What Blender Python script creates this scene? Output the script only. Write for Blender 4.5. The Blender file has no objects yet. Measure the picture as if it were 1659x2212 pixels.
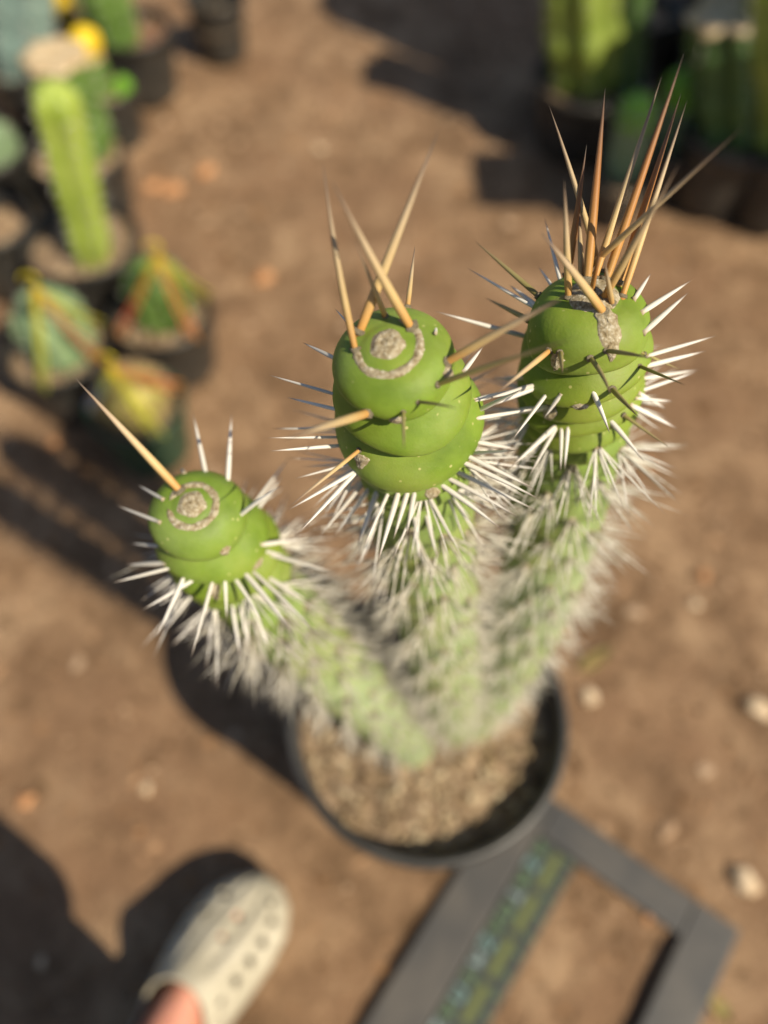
import bpy, bmesh, math, random
import numpy as np
from mathutils import Vector, Matrix, noise
from mathutils.bvhtree import BVHTree

# ------------------------------------------------------------------ camera, sky, sun, exposure
SC = bpy.context.scene
COL = SC.collection
PITCH = math.radians(30.0)          # away from straight down
CAM_H = 0.93
FPX = 1664.0                        # focal length in pixels of a 1659 x 2212 picture
cd = bpy.data.cameras.new('camera')
cam = bpy.data.objects.new('camera', cd); COL.objects.link(cam)
cam.location = (0, 0, CAM_H); cam.rotation_euler = (PITCH, 0, 0)
cd.sensor_width = 36; cd.lens = 36 * FPX / 2212
cd.clip_start = 0.01; cd.clip_end = 500
cd.dof.use_dof = True; cd.dof.focus_distance = 0.3
cd.dof.aperture_fstop = cd.lens / 10.8
SC.camera = cam

SUN_EL, SUN_AZ = math.radians(45), math.atan2(-0.64, 0.77)    # direction to the sun on the ground: right and behind the lens
to_sun = Vector((math.cos(SUN_EL) * math.cos(SUN_AZ), math.cos(SUN_EL) * math.sin(SUN_AZ), math.sin(SUN_EL)))
w = bpy.data.worlds.new('World'); SC.world = w; w.use_nodes = True
sky = w.node_tree.nodes.new('ShaderNodeTexSky'); sky.sky_type = 'NISHITA'; sky.sun_disc = False
sky.sun_elevation = SUN_EL
sky.sun_rotation = math.atan2(to_sun.x, to_sun.y)
bg = w.node_tree.nodes['Background']; bg.inputs[1].default_value = 0.068
w.node_tree.links.new(sky.outputs[0], bg.inputs[0])
sl = bpy.data.lights.new('sun', 'SUN'); sl.energy = 4.6; sl.angle = math.radians(0.55); sl.color = (1, 0.88, 0.68)
sun = bpy.data.objects.new('sun', sl); COL.objects.link(sun)
sun.rotation_euler = to_sun.to_track_quat('Z', 'Y').to_euler(); sun.location = (2, -2, 4)
SC.view_settings.view_transform = 'Standard'; SC.view_settings.look = 'None'
SC.view_settings.exposure = 0.45; SC.view_settings.gamma = 1
SC.render.engine = 'CYCLES'; SC.cycles.use_denoising = True
SC.cycles.max_bounces = 6

# ------------------------------------------------------------------ helpers
random.seed(4); RNG = np.random.default_rng(4)
cR = Vector((1, 0, 0)); cU = Vector((0, math.cos(PITCH), math.sin(PITCH))); cW = Vector((0, math.sin(PITCH), -math.cos(PITCH)))
CAM = Vector((0, 0, CAM_H))
def ray(u, v): return cW + cR * ((u - 829.5) / FPX) + cU * ((1106 - v) / FPX)
def atz(u, v, z=0.0): d = ray(u, v); return CAM + d * ((z - CAM_H) / d.z)
def aty(u, v, y): d = ray(u, v); return CAM + d * (y / d.y)
def atd(u, v, D): return CAM + ray(u, v) * D

WM = {}
def put(o, parent=None, M=None):
    COL.objects.link(o)
    M = M or Matrix()
    WM[o] = M
    if parent:
        o.parent = parent; o.matrix_parent_inverse = WM[parent].inverted()
    o.matrix_basis = M
    return o
def tag(o, label, cat, group=None, kind=None):
    if label: o['label'] = label
    if cat: o['category'] = cat
    if group: o['group'] = group
    if kind: o['kind'] = kind
    return o
def thing(name, loc, label, cat, group=None):
    return tag(put(bpy.data.objects.new(name, None), None, Matrix.Translation(loc)), label, cat, group)
def mesh(name, V, F, mat, smooth=True, attr=None, uvless=None):
    me = bpy.data.meshes.new(name)
    me.from_pydata([tuple(v) for v in V], [], [tuple(f) for f in F])
    if mat: me.materials.append(mat)
    if smooth: me.polygons.foreach_set('use_smooth', [True] * len(me.polygons))
    for k, a in (attr or {}).items():
        me.attributes.new(k, 'FLOAT', 'POINT').data.foreach_set('value', np.asarray(a, dtype=np.float32))
    me.update()
    return me
def obj(name, me, parent=None, M=None): return put(bpy.data.objects.new(name, me), parent, M)

def gridfaces(nr, nc, wrap=True):
    F = []
    for i in range(nr - 1):
        for j in range(nc if wrap else nc - 1):
            k = (j + 1) % nc
            F.append((i * nc + j, i * nc + k, (i + 1) * nc + k, (i + 1) * nc + j))
    return F
def lathe(prof, n=64):
    V = []
    for r, z in prof:
        for j in range(n):
            a = 2 * math.pi * j / n
            V.append((r * math.cos(a), r * math.sin(a), z))
    return V, gridfaces(len(prof), n)

# materials ---------------------------------------------------------
def new_mat(name):
    m = bpy.data.materials.new(name); m.use_nodes = True
    nt = m.node_tree
    return m, nt, nt.nodes['Principled BSDF']
def nd(nt, t, **kw):
    n = nt.nodes.new(t)
    for k, v in kw.items():
        if k in ('Scale', 'Detail', 'Roughness', 'Distortion', 'Strength', 'Distance', 'Randomness'): n.inputs[k].default_value = v
        else: setattr(n, k, v)
    return n
def ramp(nt, fac, stops):
    r = nt.nodes.new('ShaderNodeValToRGB'); e = r.color_ramp.elements
    while len(e) < len(stops): e.new(0.5)
    for el, (p, c) in zip(e, stops): el.position = p; el.color = (*c, 1)
    nt.links.new(fac, r.inputs[0]); return r
def mixc(nt, a, b, fac, mode='MIX'):
    m = nt.nodes.new('ShaderNodeMix'); m.data_type = 'RGBA'; m.blend_type = mode
    for s, v in ((m.inputs[0], fac), (m.inputs[6], a), (m.inputs[7], b)):
        if hasattr(v, 'links'): nt.links.new(v, s)
        elif isinstance(v, tuple): s.default_value = (*v, 1)
        else: s.default_value = v
    return m.outputs[2]
def bump(nt, b, h, strength, dist):
    n = nt.nodes.new('ShaderNodeBump'); n.inputs['Strength'].default_value = strength; n.inputs['Distance'].default_value = dist
    nt.links.new(h, n.inputs['Height']); nt.links.new(n.outputs[0], b.inputs['Normal'])

def noise_mat(name, c1, c2, scale=20, rough=0.8, bumpd=0.0, bscale=None, spec=0.3, detail=5, lo=.35, hi=.65, sss=0):
    m, nt, b = new_mat(name)
    tc = nd(nt, 'ShaderNodeTexCoord')
    n = nd(nt, 'ShaderNodeTexNoise', Scale=scale, Detail=detail, Roughness=.6); nt.links.new(tc.outputs['Object'], n.inputs['Vector'])
    r = ramp(nt, n.outputs[0], [(lo, c1), (hi, c2)])
    nt.links.new(r.outputs[0], b.inputs['Base Color'])
    b.inputs['Roughness'].default_value = rough; b.inputs['Specular IOR Level'].default_value = spec
    if sss:
        b.inputs['Subsurface Weight'].default_value = sss; b.inputs['Subsurface Radius'].default_value = (.6, 1, .2); b.inputs['Subsurface Scale'].default_value = .004
    if bumpd:
        n2 = nd(nt, 'ShaderNodeTexNoise', Scale=bscale or scale * 4, Detail=6, Roughness=.65); nt.links.new(tc.outputs['Object'], n2.inputs['Vector'])
        bump(nt, b, n2.outputs[0], 0.8, bumpd)
    return m

def attr_mat(name, attr, stops, rough=.6, spec=.3, nscale=0, ndark=(.5, .5, .5)):
    m, nt, b = new_mat(name)
    a = nd(nt, 'ShaderNodeAttribute', attribute_name=attr)
    c = ramp(nt, a.outputs['Fac'], stops).outputs[0]
    if nscale:
        tc = nd(nt, 'ShaderNodeTexCoord'); n = nd(nt, 'ShaderNodeTexNoise', Scale=nscale, Detail=4)
        nt.links.new(tc.outputs['Object'], n.inputs['Vector'])
        f = ramp(nt, n.outputs[0], [(.35, ndark), (.6, (1, 1, 1))]).outputs[0]
        c = mixc(nt, c, f, 1.0, 'MULTIPLY')
    if attr == 't':
        oi = nd(nt, 'ShaderNodeObjectInfo')
        c = mixc(nt, c, ramp(nt, oi.outputs['Random'], [(0, (.76, .75, .73)), (.35, (.92, .91, .88)), (1, (1, 1, 1))]).outputs[0], 1.0, 'MULTIPLY')
    nt.links.new(c, b.inputs['Base Color']); b.inputs['Roughness'].default_value = rough; b.inputs['Specular IOR Level'].default_value = spec
    return m

# ground
def ground_material():
    m, nt, b = new_mat('packed_earth')
    tc = nd(nt, 'ShaderNodeTexCoord')
    def N(s, d=6, r=.6, dist=0):
        n = nd(nt, 'ShaderNodeTexNoise', Scale=s, Detail=d, Roughness=r, Distortion=dist); nt.links.new(tc.outputs['Object'], n.inputs['Vector']); return n.outputs[0]
    c = ramp(nt, N(9, 9, .72, .5), [(.36, (.125, .076, .042)), (.5, (.25, .156, .09)), (.63, (.39, .26, .155))]).outputs[0]
    red = ramp(nt, N(3.1, 3), [(.45, (0, 0, 0)), (.7, (1, 1, 1))]).outputs[0]
    c = mixc(nt, c, (.24, .142, .082), red)
    sp = ramp(nt, N(85, 3, .6), [(.6, (0, 0, 0)), (.72, (1, 1, 1))]).outputs[0]
    c = mixc(nt, c, (.38, .25, .145), sp)
    dk = ramp(nt, N(46, 4, .6), [(.3, (1, 1, 1)), (.42, (0, 0, 0))]).outputs[0]
    c = mixc(nt, c, (.11, .065, .034), dk)
    nt.links.new(c, b.inputs['Base Color']); b.inputs['Roughness'].default_value = .95; b.inputs['Specular IOR Level'].default_value = .15
    bump(nt, b, N(60, 8, .7), 1.0, .006)
    return m
M_ground = ground_material()
M_clod = attr_mat('earth_crumbs', 'tint', [(0, (.1, .055, .028)), (.5, (.22, .125, .062)), (.85, (.32, .18, .09)), (1, (.42, .3, .2))], rough=.95, spec=.1)
M_chip = attr_mat('soil_crumbs', 'tint', [(0, (.05, .035, .02)), (.45, (.18, .12, .065)), (.75, (.36, .27, .16)), (1, (.55, .45, .3))], rough=.95, spec=.1)
M_soil = noise_mat('potting_soil', (.1, .065, .04), (.4, .29, .19), 60, .95, .006, 120, .1)
M_soil_red = noise_mat('red_soil', (.1, .04, .028), (.3, .15, .1), 90, .95, .005, 140, .1)
M_soil_tan = noise_mat('tan_soil', (.2, .12, .07), (.5, .36, .23), 50, .95, .005, 100, .1)
def plastic(name, c1, c2, rough=.42):
    return noise_mat(name, c1, c2, 26, rough, .0006, 90, .45)
M_pot = plastic('black_plastic', (.028, .029, .03), (.05, .05, .05), .4)
M_potd = plastic('dusty_black_plastic', (.02, .02, .019), (.05, .046, .04), .4)
M_potg = plastic('green_plastic', (.02, .05, .03), (.035, .075, .045), .4)
M_stone = noise_mat('pale_stone', (.5, .36, .22), (.75, .62, .45), 50, .85, .002, 160, .2)
M_ostone = noise_mat('orange_stone', (.36, .17, .075), (.55, .3, .15), 50, .85, .002, 160, .2)

def stem_material():
    m, nt, b = new_mat('green_cactus_skin')
    tc = nd(nt, 'ShaderNodeTexCoord')
    def N(s, d=4, r=.5):
        n = nd(nt, 'ShaderNodeTexNoise', Scale=s, Detail=d, Roughness=r); nt.links.new(tc.outputs['Object'], n.inputs['Vector']); return n.outputs[0]
    age = nd(nt, 'ShaderNodeAttribute', attribute_name='age').outputs['Fac']
    c = ramp(nt, N(60, 4), [(.3, (.115, .185, .018)), (.55, (.165, .255, .026)), (.8, (.21, .29, .04))]).outputs[0]
    old = ramp(nt, N(45, 5), [(.3, (.22, .29, .13)), (.6, (.31, .37, .2)), (.8, (.39, .43, .27))]).outputs[0]
    c = mixc(nt, c, old, age)
    v = nd(nt, 'ShaderNodeTexVoronoi', Scale=210, Randomness=1); nt.links.new(tc.outputs['Object'], v.inputs['Vector'])
    dots = ramp(nt, v.outputs['Distance'], [(.1, (1, 1, 1)), (.17, (0, 0, 0))]).outputs[0]
    sel = ramp(nt, N(75, 1), [(.5, (0, 0, 0)), (.54, (1, 1, 1))]).outputs[0]
    f = mixc(nt, dots, sel, 1.0, 'MULTIPLY')
    c = mixc(nt, c, (.42, .42, .16), f)
    bl = ramp(nt, N(26, 6, .7), [(.42, (0, 0, 0)), (.75, (.4, .4, .4))]).outputs[0]
    c = mixc(nt, c, (.3, .38, .14), bl)
    ye = ramp(nt, N(18, 3), [(.45, (0, 0, 0)), (.7, (.5, .5, .5))]).outputs[0]
    c = mixc(nt, c, (.25, .27, .03), ye)
    scar = nd(nt, 'ShaderNodeAttribute', attribute_name='scar').outputs['Fac']
    c = mixc(nt, c, (.2, .19, .08), scar)
    nt.links.new(c, b.inputs['Base Color'])
    rr = ramp(nt, N(30), [(.3, (.5,) * 3), (.7, (.64,) * 3)]); nt.links.new(rr.outputs[0], b.inputs['Roughness'])
    b.inputs['Specular IOR Level'].default_value = .34
    b.inputs['Subsurface Weight'].default_value = .25; b.inputs['Subsurface Radius'].default_value = (.5, 1, .15); b.inputs['Subsurface Scale'].default_value = .0035
    hn = nt.nodes.new('ShaderNodeMath'); hn.operation = 'MULTIPLY_ADD'
    hb = N(160, 5, .6); ha = N(1100, 3)
    nt.links.new(ha, hn.inputs[0]); hn.inputs[1].default_value = .35; nt.links.new(hb, hn.inputs[2])
    bump(nt, b, hn.outputs[0], .3, .0009)
    return m
M_stem = stem_material()
def wool_material():
    m, nt, b = new_mat('grey_areole_wool')
    tc = nd(nt, 'ShaderNodeTexCoord')
    v = nd(nt, 'ShaderNodeTexVoronoi', Scale=750); nt.links.new(tc.outputs['Object'], v.inputs['Vector'])
    n = nd(nt, 'ShaderNodeTexNoise', Scale=420, Detail=6, Roughness=.7); nt.links.new(tc.outputs['Object'], n.inputs['Vector'])
    c = ramp(nt, n.outputs[0], [(.3, (.26, .2, .11)), (.46, (.5, .43, .3)), (.62, (.72, .68, .56))]).outputs[0]
    d = ramp(nt, v.outputs['Distance'], [(.0, (1, 1, 1)), (.6, (.62, .58, .5))]).outputs[0]
    c = mixc(nt, c, d, 1.0, 'MULTIPLY')
    nt.links.new(c, b.inputs['Base Color']); b.inputs['Roughness'].default_value = .95; b.inputs['Specular IOR Level'].default_value = .1
    bump(nt, b, n.outputs[0], 1.0, .0012)
    return m
M_wool = wool_material()
M_white = attr_mat('white_spine', 't', [(0, (.5, .42, .3)), (.1, (.78, .76, .7)), (.75, (.82, .8, .77)), (.9, (.4, .34, .3)), (1, (.08, .06, .05))], .55, .3, 500, (.78, .76, .72))
M_tan = attr_mat('tan_spine', 't', [(0, (.45, .19, .04)), (.08, (.6, .33, .1)), (.3, (.62, .46, .22)), (.62, (.52, .41, .27)), (.86, (.26, .19, .14)), (1, (.06, .05, .045))], .5, .35, 400, (.75, .7, .62))
M_rust = attr_mat('rusty_spine', 't', [(0, (.5, .3, .1)), (.2, (.52, .27, .08)), (.55, (.4, .18, .06)), (.8, (.22, .12, .07)), (1, (.04, .035, .035))], .5, .35, 400, (.75, .7, .62))
M_oldsp = attr_mat('weathered_spine', 't', [(0, (.45, .41, .3)), (.25, (.72, .69, .62)), (.8, (.76, .73, .67)), (1, (.25, .2, .17))], .7, .2, 300, (.6, .58, .5))
M_olive = attr_mat('olive_spine', 't', [(0, (.25, .22, .06)), (.4, (.36, .32, .14)), (.85, (.28, .22, .12)), (1, (.07, .05, .03))], .5, .35, 400, (.75, .7, .62))

# ------------------------------------------------------------------ ground
def ground():
    n = 150
    t = np.linspace(-1, 1, n)
    def spread(a): return np.sign(a) * (1.1 * np.abs(a) + 60 * np.abs(a) ** 9)
    X = spread(t) * 1.35; Y = spread(t) * 1.6 + .5
    V = []
    for y in Y:
        for x in X:
            z = 0
            if abs(x) < 3 and abs(y) < 4:
                z = .008 * noise.noise((x * 2.2, y * 2.2, 1)) + .006 * noise.noise((x * 9, y * 9, 4)) + .003 * noise.noise((x * 30, y * 30, 7))
            V.append((x, y, min(z, .008) - .004))
    o = obj('ground', mesh('ground', V, gridfaces(n, n, False), M_ground)); o['kind'] = 'structure'
    return o
G = ground()
GB = BVHTree.FromPolygons([v.co[:] for v in G.data.vertices], [p.vertices[:] for p in G.data.polygons])
def gz(x, y):
    h = GB.ray_cast(Vector((x, y, .3)), Vector((0, 0, -1)))[0]
    return h.z if h else 0

ICO_V = None
def ico():
    global ICO_V
    if ICO_V is None:
        bm = bmesh.new(); bmesh.ops.create_icosphere(bm, subdivisions=1, radius=1)
        ICO_V = (np.array([v.co[:] for v in bm.verts]), [tuple(v.index for v in f.verts) for f in bm.faces]); bm.free()
    return ICO_V
def scatter(name, pts, sizes, flat, mat, parent=None, tints=None, elong=1.0):
    iv, fc = ico(); V = []; F = []; A = []
    for k, (p, s) in enumerate(zip(pts, sizes)):
        sc = np.array([s * random.uniform(.6, 1.2) * elong, s * random.uniform(.5, 1.1), s * flat * random.uniform(.6, 1.2)])
        q = iv * (1 + RNG.uniform(-.28, .28, (len(iv), 1))) * sc
        a = random.uniform(0, 6.28); c, si = math.cos(a), math.sin(a)
        q = np.stack([q[:, 0] * c - q[:, 1] * si, q[:, 0] * si + q[:, 1] * c, q[:, 2]], 1) + np.array(p)
        o = len(V); V.extend(map(tuple, q)); F.extend([tuple(i + o for i in f) for f in fc])
        A += [tints[k] if tints is not None else random.random()] * len(iv)
    o = obj(name, mesh(name, V, F, mat, False, {'tint': A}), parent); o['kind'] = 'stuff'
    return o
pts, szs = [], []
for i in range(9000):
    x, y = random.uniform(-1.1, 1.1), random.uniform(-.25, 1.9)
    if abs(x) > .55 + .45 * y: continue
    s = .0012 + .0045 * random.random() ** 4
    pts.append((x, y, gz(x, y) + s * .2)); szs.append(s)
tag(scatter('soil_crumbs', pts, szs, .7, M_clod), 'loose brown earth crumbs strewn over the bare ground', 'soil crumbs')

pts, szs = [], []
for i in range(1700):
    x, y = random.uniform(-1.1, 1.1), random.uniform(-.25, 1.9)
    if abs(x) > .55 + .45 * y: continue
    s_ = .003 + .008 * random.random() ** 2.5
    pts.append((x, y, gz(x, y) + s_ * .1)); szs.append(s_)
tag(scatter('wood_chips', pts, szs, .35, M_clod, None, [random.choice((.05, .2, .7, .9, .95, 1)) for _ in pts], 1.3), 'scattered pale and dark chips of bark and grit on the ground', 'chips')
def pebble(u, v, px, mat, label, name='pebble', flat=.6):
    p = atz(u, v, 0); p.z = gz(p.x, p.y)
    s = px / FPX * (p - CAM).dot(cW) / 2
    bm = bmesh.new(); bmesh.ops.create_icosphere(bm, subdivisions=3, radius=1)
    sd = random.uniform(0, 50)
    for q in bm.verts:
        n = noise.noise(q.co * 1.1 + Vector((sd, 0, 0))) * .5 + noise.noise(q.co * 3 + Vector((sd, 9, 0))) * .15
        q.co *= 1 + n
        q.co = Vector((q.co.x * s * 1.15, q.co.y * s * .9, q.co.z * s * flat))
    me = bpy.data.meshes.new(name); bm.to_mesh(me); bm.free(); me.materials.append(mat)
    me.polygons.foreach_set('use_smooth', [True] * len(me.polygons))
    tag(obj(name, me, None, Matrix.Translation((p.x, p.y, p.z + s * flat * .45)) @ Matrix.Rotation(random.uniform(0, 3), 4, 'Z')), label, 'stone', 'stones lying on the ground')
for a in [(1275, 1502, 36, M_stone, 'small round cream stone on the earth to the right of the large black pot'),
          (1643, 1527, 46, M_stone, 'bright cream stone on bare earth, well to the right of the large pot'),
          (1613, 1907, 52, M_stone, 'large bright cream stone just beyond the corner of the grey frame'),
          (568, 597, 40, M_ostone, 'flat orange stone between the hanger pots and the tall middle cactus stem'),
          (328, 402, 34, M_ostone, 'orange stone, left of a pair beside the column cactus pots'),
          (372, 405, 38, M_ostone, 'orange stone, right of a pair beside the column cactus pots'),
          (445, 365, 36, M_ostone, 'orange stone a short way behind the pair of orange stones'),
          (50, 1727, 32, M_ostone, 'orange stone on open earth near the shadow of the leg'),
          (115, 960, 26, M_ostone, 'small orange stone beside the hanger pot with red and yellow cords'),
          (1395, 1005, 30, M_ostone, 'dull orange stone on the earth beside the tallest right cactus stem'),
          (1520, 1240, 24, M_ostone, 'small dull orange stone on open earth right of the spiny stems'),
          (1505, 1300, 20, M_stone, 'tiny pale stone on open earth right of the spiny stems'),
          (312, 1702, 22, M_stone, 'tiny pale stone in front of the toe of the clog'),
          (1400, 1985, 16, M_ostone, 'tiny orange stone inside the grey frame'),
          (690, 320, 18, M_stone, 'tiny pale stone on the earth behind the tall middle cactus stem'),
          (88, 2080, 20, M_stone, 'tiny pale stone beside the clog in the leg shadow')]:
    pebble(*a)

# ------------------------------------------------------------------ large pot
SOIL_Z = .223; RIM_Z = .25; PC = Vector((.038, .187, 0))
def pot_profile(r, h, wall=.0022, taper=.8, lip=.007, foot=.0):
    rb = r * taper
    out = [(.001, .002), (rb - .004, .002), (rb, .006)]
    for k in range(1, 9):
        f = k / 8; out.append((rb + (r - lip * .6 - rb) * f, .006 + (h * .9 - .006) * f))
    out += [(r - .001, h * .9 + .001), (r, h * .9 + .004), (r, h - .003), (r - .0015, h), (r - lip + .0015, h), (r - lip, h - .003)]
    for k in range(7):
        f = k / 6; out.append((r - lip - wall + (rb - (r - lip)) * f * .95, h * .93 + (.01 - h * .93) * f))
    out.append((.001, .0085))
    return out
big = thing('plant_pot', (PC.x, PC.y, 0), 'large black plastic pot holding three spiny cactus stems', 'pot')
V, F = lathe(pot_profile(.125, RIM_Z, .003, .8, .0075), 128)
obj('pot_wall', mesh('pot_wall', V, F, M_pot), big, Matrix.Translation((PC.x, PC.y, .002)))
def soil_disc(r, z, c, mat, parent, amp=.004, dome=0.0, nr=16, nc=48):
    V = [(c.x, c.y, z + dome)]; F = []
    for i in range(1, nr + 1):
        rr = r * i / nr
        for j in range(nc):
            a = 6.2832 * j / nc; x, y = c.x + rr * math.cos(a), c.y + rr * math.sin(a)
            V.append((x, y, z + dome * (1 - (i / nr) ** 2) + amp * noise.noise((x * 55, y * 55, 3)) + amp * .6 * noise.noise((x * 140, y * 140, 9))))
    for j in range(nc): F.append((0, 1 + j, 1 + (j + 1) % nc))
    for i in range(nr - 1):
        for j in range(nc):
            k = (j + 1) % nc; F.append((1 + i * nc + j, 1 + (i + 1) * nc + j, 1 + (i + 1) * nc + k, 1 + i * nc + k))
    return obj('soil', mesh('soil', V, F, mat), parent)
soil_disc(.1145, SOIL_Z, PC, M_soil, big, .007, .006)
pts, szs, tin = [], [], []
for i in range(5000):
    r = .112 * math.sqrt(random.random()); a = random.uniform(0, 6.28)
    x, y = PC.x + r * math.cos(a), PC.y + r * math.sin(a)
    s = .0007 + .0032 * random.random() ** 5
    z = SOIL_Z + .006 * (1 - (r / .1145) ** 2) + .007 * noise.noise((x * 55, y * 55, 3)) + .0042 * noise.noise((x * 140, y * 140, 9))
    pts.append((x, y, z + s * .25)); szs.append(s); tin.append(min(1, max(0, random.gauss(.68, .26))))
scatter('soil_crumbs', pts, szs, .55, M_chip, big, tin, 1.3)

# ------------------------------------------------------------------ the spiny cactus: three stems
cactus = thing('cactus', (PC.x, PC.y, SOIL_Z), 'tall cactus with three green stems of white and tan spines in the large pot', 'cactus')

def smooth_path(P, n=400):
    P = [Vector(p) for p in P]; P = [P[0] * 2 - P[1]] + P + [P[-1] * 2 - P[-2]]
    out = []
    for i in range(1, len(P) - 2):
        m = n // (len(P) - 3)
        for k in range(m):
            t = k / m; a, b, c, d = P[i - 1:i + 3]
            out.append(.5 * ((2 * b) + (c - a) * t + (2 * a - 5 * b + 4 * c - d) * t * t + (3 * b - a - 3 * c + d) * t ** 3))
    out.append(P[-2]); return out

class Stem:
    def __init__(s, path, R0, R1, R2, dome, steps, tilt, th0, seed, pitch=.0165):
        pts = smooth_path(path); s.P = np.array([p[:] for p in pts])
        d = np.linalg.norm(np.diff(s.P, axis=0), axis=1); s.S = np.concatenate([[0], np.cumsum(d)]); s.L = s.S[-1]
        T = np.gradient(s.P, axis=0); T /= np.linalg.norm(T, axis=1)[:, None]; s.T = T
        N = [np.array([1., 0, 0])]
        for i in range(len(T)):
            n = N[-1] - T[i] * (N[-1] @ T[i]); N.append(n / np.linalg.norm(n))
        s.N = np.array(N[1:]); s.B = np.cross(s.T, s.N)
        s.R0, s.R1, s.R2, s.dome, s.tilt, s.th0, s.seed = R0, R1, R2, dome, tilt, th0, seed
        st = list(steps)
        while st[-1] < s.L + .05: st.append(st[-1] + pitch * random.uniform(.9, 1.1))
        s.steps = np.array(st)
        s.areoles = []
    def wof(s, ss): return np.interp(ss, s.steps, np.arange(len(s.steps)))
    def at(s, ss, th):
        """surface points; ss = distance below the apex along the axis, th = angle"""
        ss = np.asarray(ss, float); th = np.asarray(th, float)
        env = np.interp(ss, [s.dome, .024, .04, .056, .066, .09, .14, s.L - .2, s.L - .05, s.L], [s.R0 * .99, s.R0 * 1.13, s.R1 * 1.1, s.R1 * 1.14, s.R2 * 1.04, s.R2 * .95, s.R2, s.R2 * .98, s.R2 * .72, s.R2 * .7])
        k = np.clip(ss / s.dome, 0, 1)
        env = env * np.sqrt(np.clip(1 - (1 - k) ** 2.3, 0, 1))
        fade = np.clip((ss - .004) / .02, 0, 1)
        sp = ss + fade * s.tilt * np.cos(th - s.th0 - .5 * s.wof(ss)) + .0012 * fade * np.sin(3 * th + s.seed)
        w_ = s.wof(np.clip(sp, 0, None)); f = w_ - np.floor(w_)
        b = np.sin(np.pi / 2 * np.clip(f / .62, 0, 1))
        b = b * np.where(f > .68, np.sqrt(np.clip(1 - ((f - .68) / .32) ** 2, 0, 1)), 1)
        depth = np.interp(ss, [0, .002, .006, .02, .055, .1, .3], [.03, .06, .14, .4, .37, .18, .06])
        lob = 1 + .022 * np.sin(3 * th + 2.4 * np.floor(w_) + s.seed) * fade
        r = env * (1 - depth * (1 - b)) * lob
        ax = ss + .0034 * b * fade - .001 * (1 - b) * fade + .0011 * (1 - b) * np.clip(1 - ss / .004, 0, 1)
        for a_s, a_t, dent, wd in s.areoles:
            dth = (th - a_t + np.pi) % (2 * np.pi) - np.pi
            g = np.exp(-((dth * .024) ** 2 + (ss - a_s) ** 2) / wd ** 2)
            r = r - dent * g
        i = np.clip(np.searchsorted(s.S, ax) - 1, 0, len(s.S) - 2)
        t = (ax - s.S[i]) / np.maximum(s.S[i + 1] - s.S[i], 1e-9)
        def L(A): return A[i] * (1 - t)[..., None] + A[i + 1] * t[..., None]
        return L(s.P) + r[..., None] * (np.cos(th)[..., None] * L(s.N) + np.sin(th)[..., None] * L(s.B))
    def normal(s, ss, th):
        e = 4e-4
        p = s.at([ss, ss + e, ss], [th, th, th + .03])
        n = np.cross(p[2] - p[0], p[1] - p[0]); i = min(np.searchsorted(s.S, ss), len(s.P) - 1)
        n /= np.linalg.norm(n); 
        if n @ (p[0] - s.P[i]) < 0: n = -n
        return n
    def rows(s): return np.unique(np.concatenate([np.linspace(0, 1, 26) ** 2 * s.dome, np.linspace(s.dome, .12, 190), np.linspace(.12, s.L, 330)]))
    def build(s, parent):
        ss = s.rows(); nc = 112; th = np.linspace(0, 2 * np.pi, nc, endpoint=False)
        A, B = np.meshgrid(ss, th, indexing='ij'); s.grid = (ss, th)
        V = s.at(A, B).reshape(-1, 3); F = gridfaces(len(ss), nc)
        age = np.clip((A - .055) / .16, 0, 1).reshape(-1)
        sp = A + s.tilt * np.cos(B - s.th0 - .5 * s.wof(A)) * np.clip((A - .004) / .02, 0, 1); w_ = s.wof(np.clip(sp, 0, None)); f = w_ - np.floor(w_)
        scar = (np.clip((f - .93) / .05, 0, 1) + np.clip((.05 - f) / .05, 0, 1)) * .4 * np.clip((A - .004) / .01, 0, 1)
        o = obj('stem', mesh('stem', V, F, M_stem, True, {'age': age, 'scar': np.clip(scar, 0, 1).reshape(-1)}), parent)
        s.obj = o; s.bvh = BVHTree.FromPolygons([tuple(v) for v in V], F); s.nc = nc; s.V = V
        return o
    def find(s, p):
        k = int(np.argmin(((s.V - np.array(p)) ** 2).sum(1))); return s.grid[0][k // s.nc], s.grid[1][k % s.nc]
    def hit(s, u, v):
        d = ray(u, v).normalized()
        h = s.bvh.ray_cast(CAM, d)
        if h[0] is not None: return h[0]
        best = None
        for k in np.linspace(.22, .6, 120):
            q = s.bvh.find_nearest(CAM + d * k)
            if best is None or q[3] < best[1]: best = (q[0], q[3])
        return best[0]

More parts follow.
